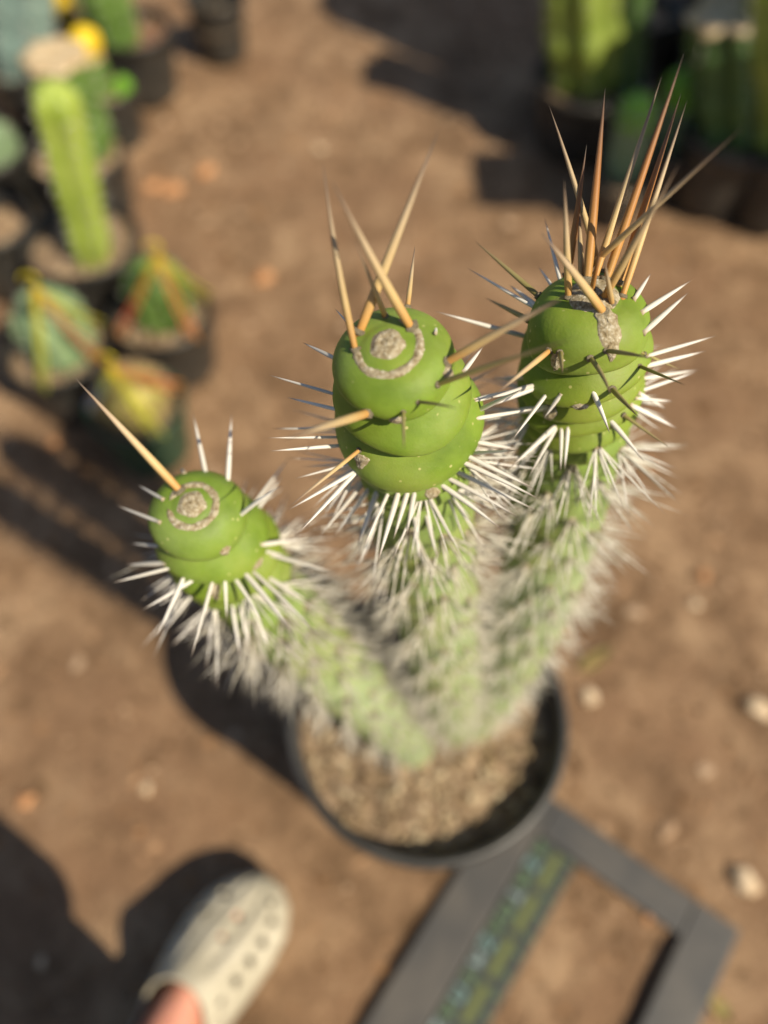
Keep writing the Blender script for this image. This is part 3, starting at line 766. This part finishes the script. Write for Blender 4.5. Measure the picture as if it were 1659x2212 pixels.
# three hanger pots with cord hangers
def cord_mat(name, stops): return attr_mat(name, 't', stops, .45, .4)
YL, RD, OR, BL, LG = (.72, .6, .02), (.6, .1, .05), (.7, .33, .04), (.08, .22, .5), (.45, .55, .05)
M_c1 = cord_mat('yellow_cord', [(0, YL), (.6, (.6, .6, .05)), (1, (.5, .42, .06))])
M_c2 = cord_mat('yellow_red_cord', [(0, YL), (.3, OR), (.45, RD), (.8, (.62, .14, .08)), (1, OR)])
M_c3 = cord_mat('red_yellow_cord', [(0, (.7, .4, .08)), (.35, (.65, .17, .07)), (.75, RD), (1, OR)])
M_c4 = cord_mat('yellow_blue_cord', [(0, YL), (.3, (.3, .5, .15)), (.6, BL), (1, BL)])
M_c5 = cord_mat('lime_cord', [(0, YL), (.4, (.62, .6, .03)), (1, (.4, .45, .06))])
def cord(parent, a, b, mat, gap=.01, r=.0019):
    """one doubled hanger cord: two round strands side by side"""
    a, b = Vector(a), Vector(b); d = b - a
    side = d.cross(CAM_SIDE).normalized()
    V, F, A = [], [], []
    for sgn in (-1, 1):
        o = len(V); n = 11
        for i in range(n):
            t = i / (n - 1); g = gap * (.35 + .65 * math.sin(math.pi * min(1, t * 1.4) / 2)) / 2
            p = a + d * t + side * sgn * g - Vector((0, 0, .006 * math.sin(math.pi * t)))
            x = d.normalized().cross(side)
            for j in range(6):
                q = 6.2832 * j / 6; V.append(p + (side * math.cos(q) + x * math.sin(q)) * r); A.append(t)
        F += [tuple(k + o for k in f) for f in gridfaces(n, 6)]
    return obj('hanger_cord', mesh('hanger_cord', V, F, mat, True, {'t': A}), parent)
CAM_SIDE = Vector((.1, .5, -.85))
def hanger_pot(u, v, r, h, label, mat, apex, cords, hook_mat):
    t, c = small_pot(u, v, r, h, label, mat, M_soil, 'hanging basket pots', .018, name='hanging_pot')
    C = Vector((c.x, c.y, h))
    ap = aty(apex[0], apex[1], c.y + apex[2])
    for pu, pv, m in cords:
        e = atz(pu, pv, h - .004); dd = e - C; dd.z = 0
        e = C + dd.normalized() * (r - .001) + Vector((0, 0, -.004))
        cord(t, ap, e, m)
    V, F = [], []
    n = 14
    for i in range(n):
        a = -1.2 + 4.2 * i / (n - 1); p = ap + Vector((.009 * math.cos(a) , 0, .013 + .009 * math.sin(a))) if i else ap
        for j in range(6):
            q = 6.2832 * j / 6; V.append(p + Vector((math.cos(q) * .0014, math.sin(q) * .0014, 0)))
    obj('hanger_hook', mesh('hanger_hook', V, gridfaces(n, 6), hook_mat), t)
    return t, c
_, c1 = hanger_pot(347, 672, .074, .12, 'black hanging pot with yellow and orange red cords meeting over a ribbed cactus', M_potd, (336, 552, -.055), [(262, 722, M_c2), (436, 745, M_c3), (455, 640, M_c1), (300, 600, M_c1)], M_c1)
ribbed('barrel_cactus', c1 - Vector((0, -.006, .01)), c1 + Vector((0, .014, .1)), .04, .034, 11, M_green, 'ribbed green cactus under red and yellow cords, in its black hanging pot', group='cacti in the hanging pots', bulge=.008, power=1.6, spines=1)
_, c2 = hanger_pot(118, 748, .072, .12, 'black hanging pot with yellow, red and blue cords meeting over a pale ribbed cactus', M_potd, (72, 622, -.06), [(92, 842, M_c5), (228, 700, M_c1), (246, 790, M_c3), (28, 720, M_c4)], M_c1)
ribbed('barrel_cactus', c2 - Vector((-.008, -.004, .01)), c2 + Vector((.004, .012, .11)), .042, .038, 9, M_pale, 'pale green ribbed cactus under yellow, red and blue cords', group='cacti in the hanging pots', bulge=.008, power=1.6, spines=1)
_, c3 = hanger_pot(292, 872, .066, .11, 'dark green hanging pot with bright yellow and red cords over a spiny yellowish cactus', M_potg, (236, 792, -.05), [(366, 968, M_c5), (388, 838, M_c3), (215, 880, M_c4)], M_c1)
def yellow_barrel(c):
    t = thing('barrel_cactus', c, 'squat yellowish spiny ball cactus in the dark green hanging pot', 'cactus', 'cacti in the hanging pots')
    ball(c + Vector((0, 0, .028)), .046, 14, M_ygr, t, .85, 'stem')
    V, F, A = [], [], []; bv, ba, bf = spine_mesh('s', T, 0, 1, 3, 4); bv = np.array(bv)
    for i in range(700):
        d = Vector((random.gauss(0, 1), random.gauss(0, 1), abs(random.gauss(0, 1)) + .02)).normalized(); p = c + Vector((0, 0, .028)) + Vector((d.x * .044, d.y * .044, d.z * .037))
        e = (d + Vector((random.uniform(-.5, .5),) * 3) + Vector((random.uniform(-.5, .5), 0, 0))).normalized()
        R = np.array(e.to_track_quat('Z', 'Y').to_matrix()); o = len(V)
        V.extend(map(tuple, (bv * np.array([.0007, .0007, random.uniform(.008, .018)])) @ R.T + np.array(p))); F.extend([tuple(k + o for k in f) for f in bf]); A += list(ba)
    so = obj('spines', mesh('spines', V, F, T, True, {'t': A}), t); so['kind'] = 'stuff'
yellow_barrel(c3)

# right rows
GR = 'column cacti in the shaded rows'
def log(bu, bv, tu, tv, r, ribs, mat, label, cut=False, tip=None, pot=None, h=.0):
    c = atz(bu, bv, h)
    z = .0
    t = top_at(tu, tv, c)
    return ribbed('column_cactus', c - Vector((0, 0, .012)), t, r, r * 1.03, ribs, mat, label, cut, tip, group=GR, spines=2, amp=.28)
for u, v, r, h, lab, so in [(1275, 165, .1, .13, 'black pot around the thick sunlit column', M_soil), (1585, 285, .085, .13, 'black pot of pale soil around the thick dark sawn column', M_soil_tan),
                        (1400, 20, .07, .13, 'black pot with a grey sheen, behind the bright tipped small cacti', M_soil_tan), (1530, 20, .07, .13, 'black pot with a grey sheen, behind the thick dark sawn column', M_soil_tan),
                        (1345, 385, .05, .08, 'small black pot with the shorter bright tipped cactus', M_soil), (1450, 320, .052, .08, 'small black pot with the taller bright tipped cactus', M_soil), (1720, 330, .07, .13, 'black pot around the pale lit column beside the dark sawn one', M_soil)]:
    small_pot(u, v, r, h, lab, M_potd, so, GP)
log(1272, 180, 1250, -190, .064, 6, M_mid, 'thick sunlit lime green ribbed column with a dry sawn top', True, None, None, .11)
log(1352, 320, 1378, -170, .024, 6, M_dark, 'added slender dark green column casting a finger of shade behind the bright tipped cacti', False, None, None, 0)  # added column, there to throw a finger-shaped shadow on the ground
log(1590, 290, 1585, 18, .062, 7, M_dark, 'thick dark green column with a dry sawn top', True, None, None, .11)
log(1700, 320, 1690, -120, .05, 6, M_mid, 'tall pale green column beside the thick dark sawn one', False, None, None, .11)
log(1345, 380, 1384, 205, .028, 6, M_grey, 'small green cactus with a bright lime tip, the shorter of two', False, M_tipg, None, .062)
log(1447, 318, 1488, 150, .03, 6, M_grey, 'small green cactus with a bright lime tip, the taller of two', False, M_tipg, None, .062)
M_wood = noise_mat('shade_bench_board', (.12, .09, .06), (.22, .17, .11), 30, .85, .002, 90, .2)
bn = thing('added_shade_bench', (1.3, 1.15, 0), 'added unseen board bench on two trestles that shades the right row', 'bench')  # added out-of-view bench, placed to shade the right row
def board(name, x0, x1, y0, y1, z0, z1):
    V = [(x, y, z) for x in (x0, x1) for y in (y0, y1) for z in (z0, z1)]
    obj(name, mesh(name, V, [(0, 1, 3, 2), (4, 6, 7, 5), (0, 4, 5, 1), (2, 3, 7, 6), (0, 2, 6, 4), (1, 5, 7, 3)], M_wood, False), bn)
for i in range(6): board('plank', .71 if i == 0 else .95, 1.9, .74 + i * .15, .74 + i * .15 + .145, .68, .705)  # front plank runs further left so its shade covers more ground
for x in (1.25, 1.6):
    board('leg', x, x + .05, .95, 1.0, 0, .64); board('leg', x, x + .05, 1.35, 1.4, 0, .64); board('rail', x, x + .05, .8, 1.58, .64, .679)
for k, (x, y, h, r) in enumerate(((1.06, .935, .8, .08), (1.08, 1.1, .75, .085), (1.07, 1.28, .8, .085))):  # added pots and columns, out of view, that carry the bench shade further
    lb = ('nearest the two trestles', 'in the middle of the board', 'at the far end of the board')[k]
    t = thing('nursery_pot', (x, y, .705), 'added black pot on the unseen shade bench, ' + lb, 'pot', 'added pots on the shade bench')
    V, F = lathe(pot_profile(r * .95, .13, .002, .78, .005), 40); obj('pot_wall', mesh('pot_wall', V, F, M_potd), t, Matrix.Translation((x, y, .706)))
    soil_disc(r * .87, .815, Vector((x, y, 0)), M_soil, t, .003, .002, 6, 24)
    ribbed('column_cactus', (x, y, .81), (x - .02, y, .705 + h), r * .8, r, 7, M_dark, 'added tall dark shade column in a bench pot, ' + lb, group='added columns on the shade bench', amp=.2)
# columns added out of view beyond the right edge to throw shade across the row
for u, v, tu, tv, r, lab in [(1830, 470, 1900, -250, .06, 'added tall dark column, out of view, shading the near end of the row'), (1950, 330, 2050, -500, .07, 'added tallest dark column, out of view, shading the row from its outer side')]:
    log(u, v, tu, tv, r, 7, M_dark, lab, False, None, None, 0)

# ------------------------------------------------------------------ grey frame with blurred print on the ground
M_frame = noise_mat('grey_board', (.058, .058, .058), (.1, .092, .082), 14, .45, .0006, 60, .4)
M_panel = noise_mat('dark_green_board', (.035, .042, .036), (.05, .058, .05), 20, .45, .0004, 60, .4)
M_pr = [noise_mat(n, c, c, 5, .5) for n, c in (('green_print', (.12, .2, .1)), ('teal_print', (.16, .27, .26)), ('pale_print', (.26, .34, .34)), ('yellow_green_print', (.13, .15, .05)))]
FZ = .0065
def fp(u, v): p = atz(u, v, FZ); return Vector((p.x, p.y))
A1, B1 = fp(1000, 1848), fp(1205, 1737)
ax = (fp(1594, 2006) - fp(1208, 1734)).normalized(); ay = Vector((ax.y, -ax.x))       # ay runs towards the lens
org = fp(1205, 1732)
fr = thing('board_frame', (org.x, org.y, 0), 'flat dark grey frame with blurred green lettering on the earth beside the large pot', 'frame')
def slab(name, x0, x1, y0, y1, z0, z1, mat, parent, bev=.0022):
    bm = bmesh.new()
    bmesh.ops.create_cube(bm, size=1)
    for v in bm.verts:
        x = x0 if v.co.x < 0 else x1; y = y0 if v.co.y < 0 else y1; z = z0 if v.co.z < 0 else z1
        p = org + ax * x + ay * y; v.co = Vector((p.x, p.y, z))
    bmesh.ops.recalc_face_normals(bm, faces=bm.faces)
    if bev: bmesh.ops.bevel(bm, geom=bm.edges[:], offset=bev, segments=3, affect='EDGES', profile=.6)
    me = bpy.data.meshes.new(name); bm.to_mesh(me); bm.free(); me.materials.append(mat)
    return obj(name, me, parent)
def loc(u, v): p = fp(u, v) - org; return p.dot(ax), p.dot(ay)
FL = .36
wx = loc(1594, 2006)[0]
in_x0 = (loc(1240, 1870)[0] + loc(1072, 2196)[0]) / 2; out_x0 = (loc(990, 1864)[0] + loc(800, 2202)[0]) / 2
in_x1 = (loc(1469, 2020)[0] + loc(1382, 2212)[0]) / 2; out_x1 = (loc(1597, 2015)[0] + loc(1513, 2212)[0]) / 2
in_y = (loc(1240, 1862)[1] + loc(1469, 2019)[1]) / 2
split = out_x0 + (in_x0 - out_x0) * .52
slab('side_bar', out_x0, split - .0005, 0, FL, .0, .0075, M_frame, fr)
pan = slab('printed_panel', split + .0005, in_x0, in_y + .0005, FL, .0, .0062, M_panel, fr)
slab('end_bar', split + .0005, in_x1 - .0005, 0, in_y - .0005, .0, .0075, M_frame, fr)
slab('side_bar', in_x1 + .0005, out_x1, 0, FL, .0, .0075, M_frame, fr)
slab('end_bar', in_x0 + .0005, in_x1 - .0005, FL - .05, FL, .0, .0075, M_frame, fr)
# print: a row of large strokes, a broken rule, a row of small marks (too blurred to read)
PW = in_x0 - split
def strokes(name, cx, cy, sz, mat, segs):
    V, F = [], []
    for x0, y0, x1, y1 in segs:
        d = Vector((x1 - x0, y1 - y0)); n = Vector((-d.y, d.x)).normalized() * .11
        for ex, ey, s in ((x0, y0, 1), (x1, y1, 1), (x1, y1, -1), (x0, y0, -1)):
            q = Vector((ex, ey)) + n * s; p = org + ax * (cx + q.x * sz) + ay * (cy + q.y * sz); V.append((p.x, p.y, .0066))
        o = len(V) - 4; F.append((o, o + 1, o + 2, o + 3))
    return obj(name, mesh(name, V, F, mat, False), pan)
GL = [[(-.5, -.5, .5, 0), (.5, 0, -.5, .5), (0, -.25, 0, .25)], [(-.5, -.5, .5, -.25), (.5, -.25, -.2, 0), (-.2, 0, .5, .25), (.5, .25, -.5, .5)],
      [(-.5, -.4, .5, -.4), (.5, -.4, .5, .4), (-.5, .4, .5, .4)], [(-.5, -.5, -.5, .5), (.5, -.5, .5, .5), (-.5, -.4, .5, .4)], [(-.5, 0, .5, 0), (.5, -.45, .5, .45)]]
for i in range(16):
    y = in_y + .012 + i * .0185
    strokes('letter', split + PW * .2, y, .0125, M_pr[[0, 1, 0, 2, 0, 0, 1, 2][i % 8]], GL[(i * 3) % 5])
for i in range(6):
    y = in_y + .006 + i * .05; strokes('rule', split + PW * .58, y + .02, .04, M_pr[3], [(0, -.5, 0, .5)])
for i in range(14):
    y = in_y + .008 + i * .0215; strokes('mark', split + PW * .84, y, .007, M_pr[0], GL[(i * 2 + 1) % 5][:2])

# a fallen leaf
def leaf(u, v, L, rot, label, mat):
    p = atz(u, v, 0); V, F = [], []
    n = 12
    for i in range(n):
        t = i / (n - 1); wd = L * .17 * math.sin(math.pi * t ** .8) + .0002
        for e, zz in ((-1, .004), (-.5, .001), (0, 0), (.5, .0015), (1, .005)):
            V.append((wd * e, L * (t - .5), zz + .006 * t * t))
    F = gridfaces(n, 5, False)
    me = mesh('leaf', V, F, mat)
    o = obj('fallen_leaf', me, None, Matrix.Translation((p.x, p.y, gz(p.x, p.y) + .002)) @ Matrix.Rotation(rot, 4, 'Z'))
    md = o.modifiers.new('t', 'SOLIDIFY'); md.thickness = .0006
    tag(o, label, 'leaf')
M_leaf = noise_mat('withered_leaf', (.24, .15, .06), (.24, .22, .07), 60, .7)
leaf(1285, 1425, .05, -1.0, 'withered yellow green leaf on the earth right of the large pot', M_leaf)
leaf(1548, 2168, .04, .6, 'thin dry green leaf beside the bar of the grey frame', M_leaf)

# ------------------------------------------------------------------ the person whose foot and shadow come into the picture
M_clog = noise_mat('beige_foam', (.4, .365, .275), (.5, .46, .36), 30, .6, .0004, 200, .3)
M_skin = noise_mat('skin', (.48, .2, .13), (.6, .28, .2), 40, .55, .0006, 200, .35, sss=.2)
M_cloth = noise_mat('dark_cloth', (.02, .022, .03), (.04, .042, .055), 200, .9, .001, 400, .1)
def foot_frame(toe, heel):
    toe, heel = Vector(toe), Vector(heel); d = (toe - heel).normalized()
    M = Matrix(((d.y, d.x, 0, heel.x), (-d.x, d.y, 0, heel.y), (0, 0, 1, 0), (0, 0, 0, 1)))
    return M
def outline(t, mir):
    """half widths (inner, outer) of a clog at t = 0 heel .. 1 toe"""
    w_ = np.interp(t, [0, .03, .1, .25, .45, .62, .75, .86, .94, .98, 1], [.004, .018, .029, .033, .036, .0435, .0465, .043, .031, .018, .003])
    sh = np.interp(t, [0, .4, .75, 1], [0, -.004, .004, .013]) * mir
    return w_, sh
def build_clog(parent, M, mir, heights=True):
    """clog: foam sole, ribbed upper with vent holes, heel cup"""
    L = .275
    c = put(bpy.data.objects.new('clog', None), parent, M.copy())
    V = []; n = 50; ts = np.linspace(0, 1, n); m = 24
    prof = [(.88, .003), (.97, .006), (1.0, .012), (1.0, .022), (.985, .026)]
    rows = []
    def ring(k, z):
        out = []
        for t in np.concatenate([ts, ts[::-1]]):
            pass
        return out
    contour = []
    for t in ts: w_, sh = outline(t, mir); contour.append((w_ + sh, t * L))
    for t in ts[::-1]: w_, sh = outline(t, mir); contour.append((-w_ + sh, t * L))
    nc = len(contour)
    for k, z in [(.0, .003)] + prof + [(.0, .026)]:
        for x, y in contour:
            cx, cy = 0 + outline(y / L, mir)[1], min(max(y, .03), L - .03)
            V.append((cx + (x - cx) * k, cy + (y - cy) * k if k else cy, z + .006 * max(0, (y / L - .8)) ** 1 ))
    obj('sole', mesh('sole', V, gridfaces(7, nc), M_clog), c, M)
    # upper
    V = []; na = 130; nt = 100
    HT, HH = [.43, .55, .72, .85, .94, .985, 1.0], [.078, .07, .056, .045, .036, .027, .012]
    t0 = .43
    for i in range(nt):
        k = i / (nt - 1); t = t0 + (1 - t0) * (1 - (1 - k) ** 1.5)
        w_, sh = outline(min(t, .9995), mir)
        h = np.interp(t, [.43, .55, .72, .85, .94, .985, 1.0], [.078, .07, .056, .045, .036, .027, .012])
        for j in range(na):
            p = math.pi * j / (na - 1)
            cx, cz = math.cos(p), math.sin(p)
            e = 2 / 2.6
            x = math.copysign(abs(cx) ** e, cx); z = abs(cz) ** e
            # grooves run along the toe
            g = .0034 * max(0, math.cos(p * 13)) * min(1, max(0, (math.sin(p) - .2) * 3)) * np.interp(t, [.5, .62, .9, 1], [0, 1, 1, .3])
            slope = np.interp(t, [.5, .52, 1], [1, 1, 1])
            yb = t * L - (.022 * (1 - abs(cx) ** 2) if False else 0)
            # collar edge is cut back over the instep
            yb = (t * L) if k > .0 else t * L
            cut = (1 - k) ** 3 * .045 * (z ** 1.5)
            V.append((x * (w_ - g) + sh, yb + cut * (1 if k < .9 else 0), .022 + (h - g) * z))
    holes = [(.60, 50), (.67, 50), (.74, 49), (.81, 48), (.88, 50), (.93, 62), (.60, 84), (.68, 88), (.76, 90), (.84, 90), (.64, 122), (.72, 123), (.80, 124), (.88, 122)]
    HC = []
    for t, deg in holes:
        p = math.radians(deg if mir > 0 else 180 - deg); w_, sh = outline(t, mir); h = np.interp(t, HT, HH)
        e = 2 / 2.6; HC.append(Vector((math.copysign(abs(math.cos(p)) ** e, math.cos(p)) * w_ + sh, t * L, .022 + h * abs(math.sin(p)) ** e)))
    F = []
    for f in gridfaces(nt, na, False):
        c_ = sum((Vector(V[k]) for k in f), Vector()) / 4
        if min((c_ - q).length for q in HC) > .0042: F.append(f)
    up = obj('upper', mesh('upper', V, F, M_clog), c, M)
    so = up.modifiers.new('thick', 'SOLIDIFY'); so.thickness = .0035; so.offset = -1
    # heel cup
    V = []
    cont = []
    for t in np.linspace(.56, 0, 26): w_, sh = outline(t, mir); cont.append((w_ + sh, t * L))
    for t in np.linspace(0, .56, 26): w_, sh = outline(t, mir); cont.append((-w_ + sh, t * L))
    for k, dz in ((1.0, 0), (1.0, .33), (.98, .66), (.96, .95), (.93, 1.0), (.88, .97), (.88, .4), (.88, 0)):
        for x, y in cont:
            t = y / L; hh = np.interp(t, [0, .2, .45, .56], [.045, .04, .036, .05])
            sh = outline(t, mir)[1]; cy = max(y, .03)
            V.append((sh + (x - sh) * k, cy + (y - cy) * k, .022 + hh * dz))
    obj('heel_cup', mesh('heel_cup', V, gridfaces(8, len(cont), False), M_clog), c, M)
    return c

pe = thing('person', (-.12, -.3, 0), 'person in a beige ventilated clog standing beside the large pot', 'person')
ML = foot_frame((-.128, .086, 0), (-.128 - .285 * .44, .086 - .285 * .9, 0))
MR = foot_frame((.02, -.22, 0), (.0, -.5, 0))
def body_mesh():
    J = {}
    verts, edges, rad = [], [], []
    def v(p, r): verts.append(tuple(p)); rad.append(r); return len(verts) - 1
    pel = v((-.13, -.36, .93), (.15, .11)); wa = v((-.13, -.37, 1.08), (.14, .1)); edges.append((pel, wa))
    for M, hip in ((ML, (-.22, -.34, .86)), (MR, (-.04, -.4, .86))):
        a = M @ Vector((0, .085, .1)); kn = (Vector(hip) + a) / 2 + Vector((0, .05, 0)); kn.z = .48
        i0 = v(hip, (.085, .085)); i1 = v(Vector(hip).lerp(kn, .5), (.075, .075)); i2 = v(kn, (.055, .055)); i3 = v(kn.lerp(a, .3), (.052, .055)); i4 = v(kn.lerp(a, .75), (.042, .042)); i5 = v(a, (.038, .04))
        i6 = v(M @ Vector((0, .045, .055)), (.03, .032)); i7 = v(M @ Vector((0, .12, .06)), (.036, .03)); i8 = v(M @ Vector((0, .19, .045)), (.038, .018)); i9 = v(M @ Vector((.003, .245, .04)), (.03, .011))
        edges.extend([(pel, i0), (i0, i1), (i1, i2), (i2, i3), (i3, i4), (i4, i5), (i5, i6), (i6, i7), (i7, i8), (i8, i9)])
    me = bpy.data.meshes.new('body'); me.from_pydata(verts, edges, []); me.materials.append(M_skin)
    o = obj('body', me, pe)
    o.modifiers.new('skin', 'SKIN'); sub = o.modifiers.new('sub', 'SUBSURF'); sub.levels = 2; sub.render_levels = 2
    for s_, r in zip(me.skin_vertices[0].data, rad): s_.radius = r
    me.skin_vertices[0].data[0].use_root = True
    bpy.context.view_layer.update()
    nm = bpy.data.meshes.new_from_object(o.evaluated_get(bpy.context.evaluated_depsgraph_get()))
    nm.polygons.foreach_set('use_smooth', [True] * len(nm.polygons))
    o.modifiers.clear(); o.data = nm
    if not nm.materials: nm.materials.append(M_skin)
body_mesh()
build_clog(pe, ML, 1); build_clog(pe, MR, -1)
def trousers():
    bm_v, F = [], []
    for M, hip in ((ML, Vector((-.22, -.34, .88))), (MR, Vector((-.04, -.4, .88)))):
        a = M @ Vector((0, .085, .1)); kn = (hip + a) / 2 + Vector((0, .05, 0)); kn.z = .48
        hem = kn.lerp(a, .62); path = [hem, kn.lerp(a, .25), kn, kn.lerp(hip, .5), hip, hip + Vector((0, 0, .14))]; rr = [.072, .075, .082, .1, .115, .12]
        o = len(bm_v); n = 28
        for p, r in zip(path, rr):
            for j in range(n):
                q = 6.2832 * j / n; k = 1 + .05 * math.sin(3 * q + p.z * 9)
                bm_v.append((p.x + r * k * math.cos(q), p.y + r * k * math.sin(q), p.z))
        F += [tuple(i + o for i in f) for f in gridfaces(len(path), n)]
    o = obj('trousers', mesh('trousers', bm_v, F, M_cloth), pe)
    md = o.modifiers.new('t', 'SOLIDIFY'); md.thickness = .002
trousers()
